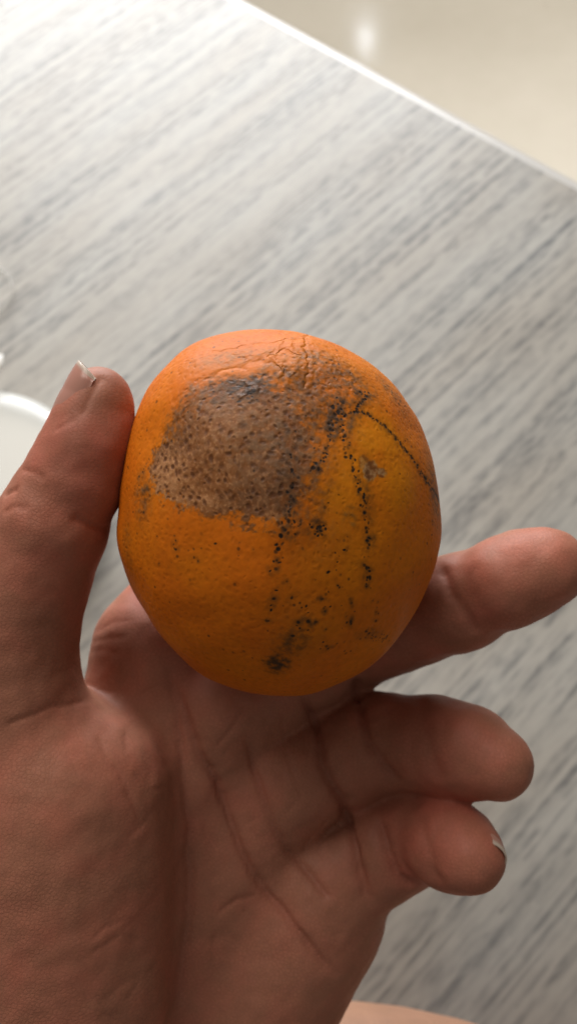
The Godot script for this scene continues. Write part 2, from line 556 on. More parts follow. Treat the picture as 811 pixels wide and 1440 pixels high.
	var pit_brown := Color(0.28, 0.165, 0.11)
	var net := Color(0.75, 0.55, 0.385)
	var bloom := Color(0.36, 0.30, 0.25)
	var black := Color(0.15, 0.115, 0.105)
	var scab := Color(0.66, 0.52, 0.38)
	for y in T:
		for x in T:
			var i := y * T + x
			var hu := hue.get_noise_2d(x, y)
			var mo := mottle.get_noise_2d(x, y)
			var pore := l7[i]
			var br := l0[i]
			var c := red.lerp(yellow, clampf(0.22 + hu * 0.35 + l4[i] * 0.8 + (x - T * 0.5) / T * 0.5, 0.0, 1.0))
			c = c * (1.0 + mo * 0.06 - pore * 0.055)
			if br > 0.0:
				var b := base_brown.lerp(Color(0.40, 0.255, 0.155), clampf(0.5 + hu * 1.2 + mo * 0.8, 0.0, 1.0)).lerp(net, clampf(l3[i] * 0.75 + mo * 0.3, 0.0, 1.0) * (1.0 - pore))
				b = b.lerp(net, smoothstep(0.10, 0.5, fleck.get_noise_2d(x, y)) * (0.22 + 0.55 * l3[i]))
				b = b.lerp(pit_brown, pore * 0.62)
				c = c.lerp(b, clampf(br * 1.06 + minf(br, 1.0 - br) * mo * 1.6, 0.0, 0.97))
			elif l3[i] > 0.0:
				c = c.lerp(net, l3[i] * 0.35 * (1.0 - pore))
			if l1[i] > 0.0:
				c = c.lerp(bloom * (1.0 - 0.45 * pore), clampf(l1[i] * (0.27 + mo * 0.6), 0.0, 0.5))
			if l5[i] > 0.0:
				c = c.lerp(scab.lerp(base_brown, clampf(0.4 + mo * 1.6, 0.0, 1.0)), l5[i] * 0.9)
			if l2[i] > 0.0:
				c = c.lerp(Color(0.25, 0.18, 0.13), clampf(l2[i] * (0.75 + mo * 1.1), 0.0, 0.9))
			if l6[i] > 0.0:
				c = c.lerp(black, minf(l6[i] * 1.15, 0.96))
			albedo.set_pixel(x, y, c)
			# relief: pits, netting, wrinkles, the sunken patch's crumple
			var rough_skin := clampf(br + l1[i] * 0.5 + l3[i] * 0.5, 0.0, 1.0)
			var top := clampf((T * 0.36 - y) / (T * 0.12), 0.0, 1.0)
			height.set_pixel(x, y, Color(0.5 - pore * (0.13 + 0.18 * br) + mo * (0.05 + 0.10 * rough_skin) + crumple.get_noise_2d(x, y) * (0.05 + 0.13 * maxf(top, rough_skin * 0.4)) + l8[i] * 0.5 - l6[i] * 0.12, 0, 0))
	var m := StandardMaterial3D.new()
	m.resource_name = "orange_peel"
	m.albedo_texture = ImageTexture.create_from_image(albedo)
	m.heightmap_enabled = true
	m.heightmap_texture = ImageTexture.create_from_image(height)
	m.heightmap_scale = 0.05
	m.roughness = 0.55
	m.metallic_specular = 0.30
	m.subsurf_scatter_enabled = true
	m.subsurf_scatter_strength = 0.03

	var na := 200
	var nt := 400
	var lump := noise(FastNoiseLite.TYPE_SIMPLEX_SMOOTH, 0.045, 2, 41)
	var v := PackedVector3Array()
	var n := PackedVector3Array()
	var uv := PackedVector2Array()
	var ix := PackedInt32Array()
	for i in na + 1:
		var al := PI * i / na
		for k in nt + 1:
			var th := TAU * k / nt
			var r := orange_radius(th)
			var p := Vector3(r * sin(al) * cos(th), r * sin(al) * sin(th), ORANGE_DEPTH * cos(al))
			p *= 1.0 + lump.get_noise_3dv(p) * 0.018
			v.append((p + ORANGE_C) * 0.001)
			var g := tex_xy(Vector2(cos(th), sin(th)) * (al / (PI / 2))) / T
			uv.append(g)
	for i in na:
		for k in nt:
			var a := i * (nt + 1) + k
			ix.append_array([a, a + 1, a + nt + 1, a + 1, a + nt + 2, a + nt + 1])
	n = face_normals(v, ix)
	for i in na + 1:      # close the seam and the poles
		var s := i * (nt + 1)
		var j := (n[s] + n[s + nt]).normalized()
		n[s] = j
		n[s + nt] = j
	for k in nt + 1:
		n[k] = Vector3(0, 0, 1)
		n[na * (nt + 1) + k] = Vector3(0, 0, -1)
	var o := obj("orange", arrays_mesh(v, n, ix, uv), m, self)
	o.transform = Transform3D(basis_, at)
	tag(o, "ripe orange with a brown pitted patch and dotted dark lines, held in the hand", "orange")


# ------------------------------------------------------------------ hand
func hand_bones() -> Array:      # group, start (x, y, z, radius), end; millimetres in the hand's frame
	return [
		[0, [-67.7, -137.0, -24.0, 15.5], [-34.2, -35.0, -29.0, 14.0]],
		[0, [-61.8, -143.1, -28.0, 15.7], [-17.2, -49.4, -29.0, 14.4]],
		[0, [-53.6, -150.4, -31.0, 15.9], [-3.7, -71.4, -32.0, 14.6]],
		[0, [-41.8, -155.6, -36.0, 18.2], [6.4, -100.0, -35.0, 16.2]],
		[0, [-29.3, -173.4, -40.0, 20.4], [5.3, -106.5, -38.0, 18.7]],
		[0, [-61.1, -123.7, -8.0, 20.3], [-60.5, -75.8, -6.0, 21.0]],
		[0, [-45.4, -114.5, -9.0, 17.0], [-43.5, -65.1, -8.0, 16.3]],
		[0, [-52.5, -116.1, -6.0, 17.7], [-51.1, -62.2, -4.0, 17.2]],
		[0, [-58.9, -154.5, -24.0, 28.1], [-70.8, -198.3, -34.0, 30.3]],
		[0, [-70.8, -198.3, -34.0, 30.3], [-118.0, -378.3, -70.0, 49.9]],
		[1, [-62.8, -74.9, -8.0, 20.3], [-63.1, -27.8, -3.0, 15.4]],
		[1, [-63.1, -27.8, -3.0, 15.4], [-50.9, -2.3, 3.0, 11.7]],
		[1, [-50.9, -2.3, 3.0, 11.7], [-40.4, 23.8, 6.0, 7.1]],
		[1, [-41.1, 19.4, 6.0, 8.0], [-42.1, 14.4, 6.0, 8.8]],
		[1, [-42.1, 14.4, 6.0, 8.8], [-44.7, 7.3, 5.0, 10.1]],
		[2, [-34.2, -33.2, -29.0, 14.0], [-14.7, -3.9, -48.0, 12.1]],
		[2, [-14.7, -3.9, -48.0, 12.1], [4.9, 13.9, -52.0, 11.5]],
		[2, [4.9, 13.9, -52.0, 11.5], [18.9, 22.8, -42.0, 9.9]],
		[3, [-17.1, -49.2, -28.0, 14.3], [15.9, -34.9, -40.0, 12.4]],
		[3, [15.9, -34.9, -40.0, 12.4], [40.6, -21.1, -14.0, 11.1]],
		[3, [40.6, -21.1, -14.0, 11.1], [57.6, -12.2, -2.0, 8.5]],
		[3, [49.9, -15.6, -6.0, 10.5], [53.3, -13.8, -5.0, 10.1]],
		[4, [-1.0, -69.8, -31.0, 13.8], [23.5, -58.7, -31.0, 12.1]],
		[4, [23.4, -58.5, -30.0, 12.1], [35.9, -57.1, -22.0, 11.7]],
		[4, [35.9, -57.1, -22.0, 11.7], [48.1, -58.2, -10.0, 8.4]],
		[4, [40.7, -56.8, -17.0, 11.2], [42.5, -56.6, -15.0, 10.8]],
		[5, [7.8, -96.9, -33.0, 14.3], [25.2, -85.2, -30.0, 12.3]],
		[5, [24.9, -84.4, -28.0, 12.2], [34.7, -78.7, -23.0, 11.0]],
		[5, [34.7, -78.7, -23.0, 11.0], [41.1, -78.6, -7.0, 8.1]],
		[5, [37.4, -78.1, -13.0, 10.2], [38.6, -78.2, -12.0, 10.0]]
	]


func hand_creases() -> Array:      # depth, width, points over the palm side
	return [
		[1.00, 1.7, [-28.8, -34.9, -26.5, -46.5, -24.5, -59.8, -23.2, -73.0, -23.2, -86.3, -23.8, -99.6, -25.5, -112.9, -26.5, -121.2]],
		[1.50, 1.5, [-28.3, -37.8, -25.0, -46.0, -21.5, -56.3, -16.8, -64.2, -14.5, -72.2, -11.2, -81.5, -5.4, -91.8, 1.4, -99.8, 8.4, -107.9, 12.9, -114.2]],
		[1.10, 1.4, [-10.0, -51.6, -8.2, -63.1, -4.2, -73.4, 0.2, -82.7, 7.2, -90.6, 11.7, -94.1]],
		[2.10, 1.8, [2.8, -42.7, 6.6, -52.1, 7.8, -60.3, 11.3, -67.2, 13.7, -71.2, 14.8, -78.8, 17.2, -88.0, 21.5, -98.2]],
		[1.60, 1.7, [17.3, -40.9, 17.5, -47.4, 18.9, -55.0, 21.9, -60.1, 27.2, -65.0]],
		[1.50, 1.5, [21.9, -73.7, 23.5, -81.3, 26.2, -86.8, 30.6, -90.5]],
		[0.70, 2.4, [31.6, -41.9, 31.8, -49.3, 32.6, -55.9, 34.9, -63.1]],
		[1.00, 2.0, [34.6, -11.3, 36.5, -18.5, 39.4, -23.4, 42.6, -28.7]],
		[0.50, 2.0, [29.7, -66.1, 31.4, -75.8, 33.3, -84.6]],
		[0.14, 0.9, [-50.4, -31.2, -43.0, -26.9, -36.3, -25.6]],
		[0.14, 0.9, [-50.4, -32.8, -43.0, -30.3, -37.1, -29.5]],
		[0.14, 0.9, [-50.8, -34.7, -44.7, -33.3, -38.8, -33.3]],
		[0.50, 1.0, [-37.4, -4.1, -40.7, -3.2, -44.3, -0.9]],
		[0.35, 0.8, [-55.5, 9.1, -52.3, 8.1, -49.1, 6.2]],
		[0.50, 1.0, [-59.5, 3.4, -57.3, 4.4, -55.4, 5.0]],
		[0.30, 0.8, [-58.8, 0.0, -55.8, 1.2, -52.2, 0.6]],
		[0.30, 0.9, [-38.7, 28.4, -39.6, 25.4, -41.0, 22.1, -42.6, 19.2]],
		[0.22, 1.0, [-43.1, 19.4, -45.1, 17.9, -48.1, 16.7]],
		[0.35, 0.9, [-59.0, -44.4, -49.9, -41.4, -40.7, -42.9]],
		[0.30, 0.9, [-42.0, -47.7, -35.4, -55.9, -31.3, -67.4]],
		[0.35, 1.0, [-17.5, -56.4, -12.5, -49.8, -9.2, -44.8]],
		[0.35, 1.0, [-17.5, -96.3, -12.5, -93.0, -5.6, -92.1]],
		[0.30, 1.0, [-1.7, -48.1, -0.9, -56.4, 1.6, -64.7, 4.1, -69.7]],
		[0.30, 0.9, [-20.0, -71.4, -19.2, -84.7, -17.5, -101.3, -18.3, -116.2]],
		[0.30, 0.9, [2.4, -86.3, 5.7, -79.7, 10.7, -74.7]]
	]


func field(x: float, y: float, z: float) -> float:
	var d := 1e9
	var palm := 1e9
	var fingers := 1e9
	for g in 6:
		if g:
			var q := g * 4
			var ox := x - balls[q]
			var oy := y - balls[q + 1]
			var oz := z - balls[q + 2]
			if sqrt(ox * ox + oy * oy + oz * oz) - balls[q + 3] > palm + 7.0:
				continue
		var kk := 9.0 if g == 0 else 2.6
		var e := 1e9
		for i in range(spans[g], spans[g + 1], 9):
			var px := x - bones[i]
			var py := y - bones[i + 1]
			var pz := z - bones[i + 2]
			var bx := bones[i + 3]
			var by := bones[i + 4]
			var bz := bones[i + 5]
			var t := clampf((px * bx + py * by + pz * bz) * bones[i + 6], 0.0, 1.0)
			px -= bx * t
			py -= by * t
			pz -= bz * t
			var f := sqrt(px * px + py * py + pz * pz) - bones[i + 7] - bones[i + 8] * t
			var h := kk - absf(e - f)
			e = minf(e, f)
			if h > 0.0:
				e -= h * h / kk * 0.25
		if g == 0:
			d = e
			palm = e
		else:
			var k := soft[g]
			var f0 := e
			var h := k - absf(palm - e)
			e = minf(palm, e)
			if h > 0.0:
				e -= h * h / k * 0.25
			d = minf(d, e)
			h = 2.0 - absf(fingers - f0)      # fingers meet in a crease
			if h > 0.0:
				d -= h * h * 0.125 * clampf((palm - 1.0) * 0.35, 0.0, 1.0)
			fingers = minf(fingers, f0)
	return d


func gradient(p: Vector3) -> Array:
	var h := 0.35
	var a := field(p.x + h, p.y - h, p.z - h)
	var b := field(p.x - h, p.y - h, p.z + h)
	var c := field(p.x - h, p.y + h, p.z - h)
	var e := field(p.x + h, p.y + h, p.z + h)
	return [Vector3(a - b - c + e, -a - b + c + e, -a + b - c + e).normalized(), (a + b + c + e) * 0.25]


func make_hand(at: Vector3, basis_: Basis):
	spans = [0]
	var group := 0
	var list := hand_bones()
	var boxes := []
	for k in 6:
		boxes.append([])
	for b in list:
		if b[0] != group:
			spans.append(bones.size())
			group = b[0]
		var p := Vector3(b[1][0], b[1][1], b[1][2])
		var q := Vector3(b[2][0], b[2][1], b[2][2])
		var ab := q - p
		bones.append_array([p.x, p.y, p.z, ab.x, ab.y, ab.z, 1.0 / maxf(ab.length_squared(), 1e-6), b[1][3], b[2][3] - b[1][3]])
		boxes[group].append([p, b[1][3]])
		boxes[group].append([q, b[2][3]])
	spans.append(bones.size())
	for k in 6:
		var c := Vector3.ZERO
		for s in boxes[k]:
			c += s[0] / boxes[k].size()
		var r := 0.0
		for s in boxes[k]:
			r = maxf(r, c.distance_to(s[0]) + s[1])
		balls.append_array([c.x, c.y, c.z, r])

	# surface nets, coarse to fine
	var lo := Vector3(-150, -262, -112)
	var h := 1.2
	var nx := 208
	var ny := 276
	var nz := 124
	var far := 1e8
	var val := PackedFloat32Array()
	val.resize(nx * ny * nz)
	val.fill(far)
	var sy := nx
	var sz := nx * ny
	var blocks := PackedInt32Array()
	for k in range(0, nz - 4, 4):
		for j in range(0, ny - 4, 4):
			for i in range(0, nx - 4, 4):
				var d := field(lo.x + (i + 2) * h, lo.y + (j + 2) * h, lo.z + (k + 2) * h)
				if absf(d) < 4.5:
					for q in 8:
						var a := i + (q & 1) * 2
						var b := j + ((q >> 1) & 1) * 2
						var c := k + (q >> 2) * 2
						var e := field(lo.x + (a + 1) * h, lo.y + (b + 1) * h, lo.z + (c + 1) * h)
						if absf(e) < 2.4:
							blocks.append_array([a, b, c])
	var cell := {}
	var v := PackedVector3Array()
	var cells := PackedInt32Array()
	for s in range(0, blocks.size(), 3):
		for q in 27:
			var a := blocks[s] + q % 3
			var b := blocks[s + 1] + (q / 3) % 3
			var c := blocks[s + 2] + q / 9
			var i := a + b * sy + c * sz
			if val[i] == far:
				val[i] = field(lo.x + a * h, lo.y + b * h, lo.z + c * h)
	var corner := PackedInt32Array([0, 1, sy, 1 + sy, sz, 1 + sz, sy + sz, 1 + sy + sz])
	var edges := PackedInt32Array([0, 1, 2, 3, 4, 5, 6, 7, 0, 2, 1, 3, 4, 6, 5, 7, 0, 4, 1, 5, 2, 6, 3, 7])
	for s in range(0, blocks.size(), 3):
		for q in 8:
			var a := blocks[s] + (q & 1)
			var b := blocks[s + 1] + ((q >> 1) & 1)
			var c := blocks[s + 2] + (q >> 2)
			var i := a + b * sy + c * sz
			var inside := 0
			for r in 8:
				if val[i + corner[r]] < 0.0:
					inside += 1
			if inside == 0 or inside == 8:
				continue
			var sum := Vector3.ZERO
			var n := 0
			for r in range(0, 24, 2):
				var e0 := edges[r]
				var e1 := edges[r + 1]
				var d0 := val[i + corner[e0]]
				var d1 := val[i + corner[e1]]
				if (d0 < 0.0) != (d1 < 0.0):
					var t := d0 / (d0 - d1)
					sum += Vector3(e0 & 1, (e0 >> 1) & 1, e0 >> 2).lerp(Vector3(e1 & 1, (e1 >> 1) & 1, e1 >> 2), t)
					n += 1
			cell[i] = v.size()
			cells.append(i)
			v.append(lo + (Vector3(a, b, c) + sum / n) * h)
	var ix := PackedInt32Array()
	for i in cells:
		var inside := val[i] < 0.0
		for r in 3:
			var s: int = [1, sy, sz][r]
			if (val[i + s] < 0.0) == inside:
				continue
			var u: int = [sy, sz, 1][r]
			var w: int = [sz, 1, sy][r]
			if not (cell.has(i - u) and cell.has(i - w) and cell.has(i - u - w)):
				continue
			var a: int = cell[i]
			var b: int = cell[i - u]
			var c: int = cell[i - u - w]
			var d: int = cell[i - w]
			if inside:
				ix.append_array([a, d, c, a, c, b])
			else:
				ix.append_array([a, b, c, a, c, d])
	var n := PackedVector3Array()
	n.resize(v.size())
	for i in v.size():
		var g := gradient(v[i])
		v[i] -= g[0] * g[1]
		n[i] = g[0]
	# one round of curved subdivision
	var mids := {}
	var fine := PackedInt32Array()
	for t in range(0, ix.size(), 3):
		var m := [0, 0, 0]
		for e in 3:
			var a := ix[t + e]
			var b := ix[t + (e + 1) % 3]
			var key := mini(a, b) * 1000003 + maxi(a, b)
			if not mids.has(key):
				var p := (v[a] + v[b]) * 0.5
				var bent := p - n[a] * (p - v[a]).dot(n[a]) * 0.5 - n[b] * (p - v[b]).dot(n[b]) * 0.5
				mids[key] = v.size()
				v.append(p.lerp(bent, 0.75))
				n.append((n[a] + n[b]).normalized())
			m[e] = mids[key]
		fine.append_array([ix[t], m[0], m[2], m[0], ix[t + 1], m[1], m[2], m[1], ix[t + 2], m[0], m[1], m[2]])
	ix = fine
	# creases of the palm side, as a relief map over the hand's own plane
	var cw := 760
	var chh := 900
	var c0 := Vector2(-120, -170)
	var cs := 0.28
	var relief := PackedFloat32Array()
	relief.resize(cw * chh)
	var wob := noise(FastNoiseLite.TYPE_SIMPLEX_SMOOTH, 0.13, 3, 51)
	var lines := hand_creases()
	var rng := RandomNumberGenerator.new()
	rng.seed = 91
	for k in 70:      # short fine lines running between the main creases
		var p := Vector2(rng.randf_range(-42, 18), rng.randf_range(-105, -34))
		var a := deg_to_rad(rng.randf_range(-78, -38) if rng.randf() < 0.7 else rng.randf_range(0, 50))
		var l := rng.randf_range(4, 13)
		var q := p + Vector2(cos(a), sin(a)) * l * 0.5 + Vector2(rng.randfn(), rng.randfn()) * 0.5
		var e := p + Vector2(cos(a), sin(a)) * l
		lines.append([rng.randf_range(0.08, 0.2), rng.randf_range(0.45, 0.75), [p.x, p.y, q.x, q.y, e.x, e.y]])
	for cr in lines:
		var pts: Array = cr[2]
		var count := pts.size() / 2
		for k in count - 1:
			var a := Vector2(pts[k * 2], pts[k * 2 + 1])
			var b := Vector2(pts[k * 2 + 2], pts[k * 2 + 3])
			var ab := b - a
			var reach: float = cr[1] * 2.6 + 0.6
			var x0 := int((minf(a.x, b.x) - reach - c0.x) / cs)
			var x1 := int((maxf(a.x, b.x) + reach - c0.x) / cs)
			var y0 := int((minf(a.y, b.y) - reach - c0.y) / cs)
			var y1 := int((maxf(a.y, b.y) + reach - c0.y) / cs)
			for yy in range(maxi(0, y0), mini(chh, y1)):
				for xx in range(maxi(0, x0), mini(cw, x1)):
					var p := c0 + Vector2(xx, yy) * cs
					var q := p + Vector2(wob.get_noise_2dv(p), wob.get_noise_2dv(p + Vector2(300, 0))) * 0.4
					var t := clampf((q - a).dot(ab) / ab.length_squared(), 0, 1)
					var along := (k + t) / (count - 1)
					var fade := smoothstep(0.0, 0.12, along) * smoothstep(0.0, 0.16, 1.0 - along)
					var d: float = q.distance_to(a + ab * t) / cr[1]
					var f: float = cr[0] * fade * (exp(-d * d * 3.0) * 0.75 + 0.35 * exp(-d * d * 0.35)) * (1.0 + 0.3 * wob.get_noise_2dv(p * 0.4))
					var i := yy * cw + xx
					relief[i] = maxf(relief[i], f)
	var col := PackedColorArray()
	col.resize(v.size())
	var mott := noise(FastNoiseLite.TYPE_SIMPLEX_SMOOTH, 0.09, 3, 61)
	var blotch := noise(FastNoiseLite.TYPE_SIMPLEX_SMOOTH, 0.03, 2, 63)
	var swell := noise(FastNoiseLite.TYPE_SIMPLEX_SMOOTH, 0.11, 2, 62)
	var tips := []
	for g in range(1, 6):
		var best: int = spans[g + 1] - 9
		tips.append(Vector3(bones[best], bones[best + 1], bones[best + 2]))
	for i in v.size():
		var p := v[i]
		var face := smoothstep(-0.1, 0.35, n[i].z)
		var f := 0.0
		if face > 0.0:
			var gx := (p.x - c0.x) / cs
			var gy := (p.y - c0.y) / cs
			if gx > 0 and gy > 0 and gx < cw - 2 and gy < chh - 2:
				var xi := int(gx)
				var yi := int(gy)
				var fx := gx - xi
				var fy := gy - yi
				var k := yi * cw + xi
				f = lerpf(lerpf(relief[k], relief[k + 1], fx), lerpf(relief[k + cw], relief[k + cw + 1], fx), fy) * face
		v[i] = p + n[i] * (swell.get_noise_3dv(p) * 0.28 - f)
		var mo := mott.get_noise_3dv(p)
		var red := 0.18 + mo * 0.45 + blotch.get_noise_3dv(p) * 0.4
		for tp in tips:
			red += 0.55 * (1.0 - smoothstep(5.0, 20.0, p.distance_to(tp)))
		var c := SKIN_BACK.lerp(SKIN, smoothstep(-0.5, 0.4, n[i].z)).lerp(SKIN_RED, clampf(red, 0.0, 1.0))
		c = c * (1.0 + mo * 0.13)
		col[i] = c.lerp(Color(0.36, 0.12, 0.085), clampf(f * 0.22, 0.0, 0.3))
	n = face_normals(v, ix)
	for i in v.size():
		v[i] *= 0.001
	var who := thing("person", at)
	who.basis = basis_
	tag(who, "person's bare left hand, palm up, holding the blemished orange with thumb and fingers", "person")
	obj("hand", arrays_mesh(v, n, ix, PackedVector2Array(), col), skin_material(), who)
	make_nails(who.get_node("hand"))


var skin: StandardMaterial3D


func skin_material() -> StandardMaterial3D:
	if skin:
		return skin
	var m := StandardMaterial3D.new()
	skin = m
	m.resource_name = "skin"
	m.vertex_color_use_as_albedo = true
	m.roughness = 0.55
	m.metallic_specular = 0.36
	m.subsurf_scatter_enabled = true
	m.subsurf_scatter_strength = 0.012
	var size := 512
	var im := Image.create(size, size, false, Image.FORMAT_RF)
	var tone := Image.create(size, size, false, Image.FORMAT_RGB8)
	var lines := noise(FastNoiseLite.TYPE_CELLULAR, 0.055, 1, 71)
	lines.cellular_return_type = FastNoiseLite.RETURN_DISTANCE2_SUB
	var fine := noise(FastNoiseLite.TYPE_SIMPLEX_SMOOTH, 0.12, 3, 72)
	for y in size:
		for x in size:
			# blended across the borders so that it tiles
			var h := 0.0
			var u := float(x) / size
			var w := float(y) / size
			for k in 4:
				var ox := size if k & 1 else 0
				var oy := size if k & 2 else 0
				var share := (u if k & 1 else 1.0 - u) * (w if k & 2 else 1.0 - w)
				h += share * (minf(lines.get_noise_2d(x - ox, (y - oy) * 1.0) + 1.0, 0.45) + fine.get_noise_2d(x - ox, y - oy) * 0.35)
			im.set_pixel(x, y, Color(h, 0, 0))
			var k := clampf(0.90 + (h - 0.25) * 0.22, 0.72, 1.0)
			tone.set_pixel(x, y, Color(k, k * 0.985 + 0.01, k * 0.98 + 0.01))
	m.heightmap_enabled = true
	m.heightmap_texture = ImageTexture.create_from_image(im)
	m.heightmap_scale = 0.009
	m.uv1_triplanar = true
	m.uv1_scale = Vector3.ONE * 38.0
	m.albedo_texture = ImageTexture.create_from_image(tone)
	return m


func make_nails(parent: Node):
	var m := StandardMaterial3D.new()
	m.resource_name = "nail"
	m.vertex_color_use_as_albedo = true
	m.roughness = 0.24
	m.backlight_enabled = true
	m.backlight = Color(0.8, 0.8, 0.8)
	m.metallic_specular = 0.5
	# joint, tip, back direction, half width, length, overhang
	var list := []
	for b in hand_bones():
		list.append(b)
	var ends := {1: Vector3(-0.93, 0.1, 0.28), 2: Vector3(0.1, 0.3, -1.0), 3: Vector3(0.0, 0.1, -1.0), 4: Vector3(0.1, 0.05, -1.0), 5: Vector3(0.80, 0.45, -0.22)}
	for g in ends:
		var bone: Array = []
		var seen := 0
		for b in list:
			if b[0] == g:
				seen += 1
				if seen == 3:
					bone = b
		var p := Vector3(bone[1][0], bone[1][1], bone[1][2])
		var q := Vector3(bone[2][0], bone[2][1], bone[2][2])
		var r: float = bone[2][3]
		var axis := (q - p).normalized()
		var back: Vector3 = ends[g]
		back = (back - axis * back.dot(axis)).normalized()
		var side := axis.cross(back)
		var length := r * (2.0 if g == 1 else 1.75)
		var over := r * (0.90 if g == 1 else 0.86 if g == 5 else 0.80)
		var spread := 1.12 if g == 1 else 0.95
		var v := PackedVector3Array()
		var col := PackedColorArray()
		var ix := PackedInt32Array()
		var nu := 24
		var nv := 30
		for k in nv + 1:
			var t := float(k) / nv      # root to free edge
			var s := over - length * (1.0 - t)
			var slope: float = (bone[1][3] - r) / p.distance_to(q)
			var rr := r - slope * minf(s, 0.0)
			for j in nu + 1:
				var u := 2.0 * j / nu - 1.0
				var end := 1.0 - 0.32 * u * u * smoothstep(0.75, 1.0, t) - 0.0
				var root := 0.22 * (1.0 - sqrt(maxf(0.0, 1.0 - u * u * 0.8))) * (1.0 - t)
				var ss := over * 1.0 - length * (1.0 - t) + length * root
				ss -= (1.0 - end) * r * 0.9
				var a := u * spread
				var bulge := rr * 1.01 + (0.85 if g == 1 else 0.15) - pow(maxf(0.0, t - 0.35), 2.0) * rr * (0.42 if g == 1 else 0.8 if g == 5 else 1.0) - 0.9 * u * u * u * u - 1.1 * pow(1.0 - t, 4.0)
				v.append(q + axis * ss + (back * cos(a) + side * sin(a)) * bulge)
				var free := smoothstep(0.93, 0.955, t + 0.03 * u * u)
				var moon := 1.0 - smoothstep(0.05, 0.22, t + 0.2 * u * u)
				col.append(Color(0.60, 0.31, 0.25).lerp(Color(0.63, 0.38, 0.31), moon * 0.6).lerp(Color(0.70, 0.60, 0.51), free))
		var half := v.size()
		for k in half:      # the underside, half a millimetre in
			var c := q + axis * (v[k] - q).dot(axis)
			v.append(v[k] + (c - v[k]).normalized() * 0.45)
			col.append(col[k])
		for k in nv:
			for j in nu:
				var a := k * (nu + 1) + j
				var b := a + nu + 1
				ix.append_array([a, b, a + 1, a + 1, b, b + 1])
				ix.append_array([a + half, a + 1 + half, b + half, a + 1 + half, b + 1 + half, b + half])
		var rim := []
		for j in nu:
			rim.append([nv * (nu + 1) + j, nv * (nu + 1) + j + 1])
			rim.append([j + 1, j])
		for k in nv:
			rim.append([(k + 1) * (nu + 1), k * (nu + 1)])
			rim.append([k * (nu + 1) + nu, (k + 1) * (nu + 1) + nu])
		for e in rim:
			ix.append_array([e[0], e[0] + half, e[1], e[1], e[0] + half, e[1] + half])
		# face outwards whichever way the sides came out
		var test := (v[ix[2]] - v[ix[0]]).cross(v[ix[1]] - v[ix[0]])
		if test.dot(back) < 0:
			for t in range(0, ix.size(), 3):
				var keep := ix[t + 1]
				ix[t + 1] = ix[t + 2]
				ix[t + 2] = keep
		for k in v.size():
			v[k] *= 0.001
		obj("fingernail", arrays_mesh(v, face_normals(v, ix), ix, PackedVector2Array(), col), m, parent)


# ------------------------------------------------------------------ arm on the table
func make_arm():
	var who := thing("person", Vector3(-0.012, TABLE_Y, 0.032))
	tag(who, "tan sliver of a bare arm on the table behind the heel of the hand", "person")
	var path := [Vector3(-0.0156, 0.030, -0.006), Vector3(0.0122, 0.031, 0.008), Vector3(0.071, 0.032, 0.0397), Vector3(0.14, 0.034, 0.0775), Vector3(0.21, 0.033, 0.115), Vector3(0.29, 0.029, 0.158), Vector3(0.335, 0.027, 0.182)]
	var rad := [0.024, 0.029, 0.031, 0.033, 0.032, 0.028, 0.026]
	var v := PackedVector3Array()
	var col := PackedColorArray()
	var ix := PackedInt32Array()
	var seg := 72
	var rows := []
	for k in 10:      # rounded elbow
		var a := PI / 2 * k / 10
		rows.append([path[0] - (path[1] - path[0]).normalized() * rad[0] * cos(a), maxf(rad[0] * sin(a), 0.0003)])
	for i in path.size() - 1:
		for k in 8:
			var t := k / 8.0
			var a: int = maxi(i - 1, 0)
			var b: int = mini(i + 2, path.size() - 1)
			rows.append([path[i].cubic_interpolate(path[i + 1], path[a], path[b], t), cubic_interpolate(rad[i], rad[i + 1], rad[a], rad[b], t)])
	for k in 9:
		var a := PI / 2 * k / 8
		rows.append([path[-1] + (path[-1] - path[-2]).normalized() * rad[-1] * sin(a), maxf(rad[-1] * cos(a), 0.0003)])
	var lump := noise(FastNoiseLite.TYPE_SIMPLEX_SMOOTH, 26.0, 2, 81)
	var mott := noise(FastNoiseLite.TYPE_SIMPLEX_SMOOTH, 90.0, 3, 82)
	for i in rows.size():
		var dir: Vector3 = (rows[mini(i + 1, rows.size() - 1)][0] - rows[maxi(i - 1, 0)][0]).normalized()
		var side := dir.cross(Vector3.UP).normalized()
		var up := side.cross(dir)
		for s in seg:
			var a := TAU * s / seg
			var o := side * cos(a) + up * sin(a) * (0.93 if sin(a) > 0 else 0.98)
			var p: Vector3 = rows[i][0] + o * rows[i][1]
			p += o * lump.get_noise_3dv(p) * 0.0012
			p.y = maxf(p.y, -0.0005)
			v.append(p)
			col.append(Color(0.56, 0.31, 0.20) * (1.0 + mott.get_noise_3dv(p) * 0.12))
	for i in rows.size() - 1:
		for s in seg:
			var a := i * seg + s
			var b := i * seg + (s + 1) % seg
			ix.append_array([a, b, a + seg, b, b + seg, a + seg])
	var n := face_normals(v, ix)
	if n[20 * seg + seg / 4].y < 0:
		for t in range(0, ix.size(), 3):
			var keep := ix[t + 1]
			ix[t + 1] = ix[t + 2]
			ix[t + 2] = keep
		n = face_normals(v, ix)
	obj("arm", arrays_mesh(v, n, ix, PackedVector2Array(), col), skin_material(), who)


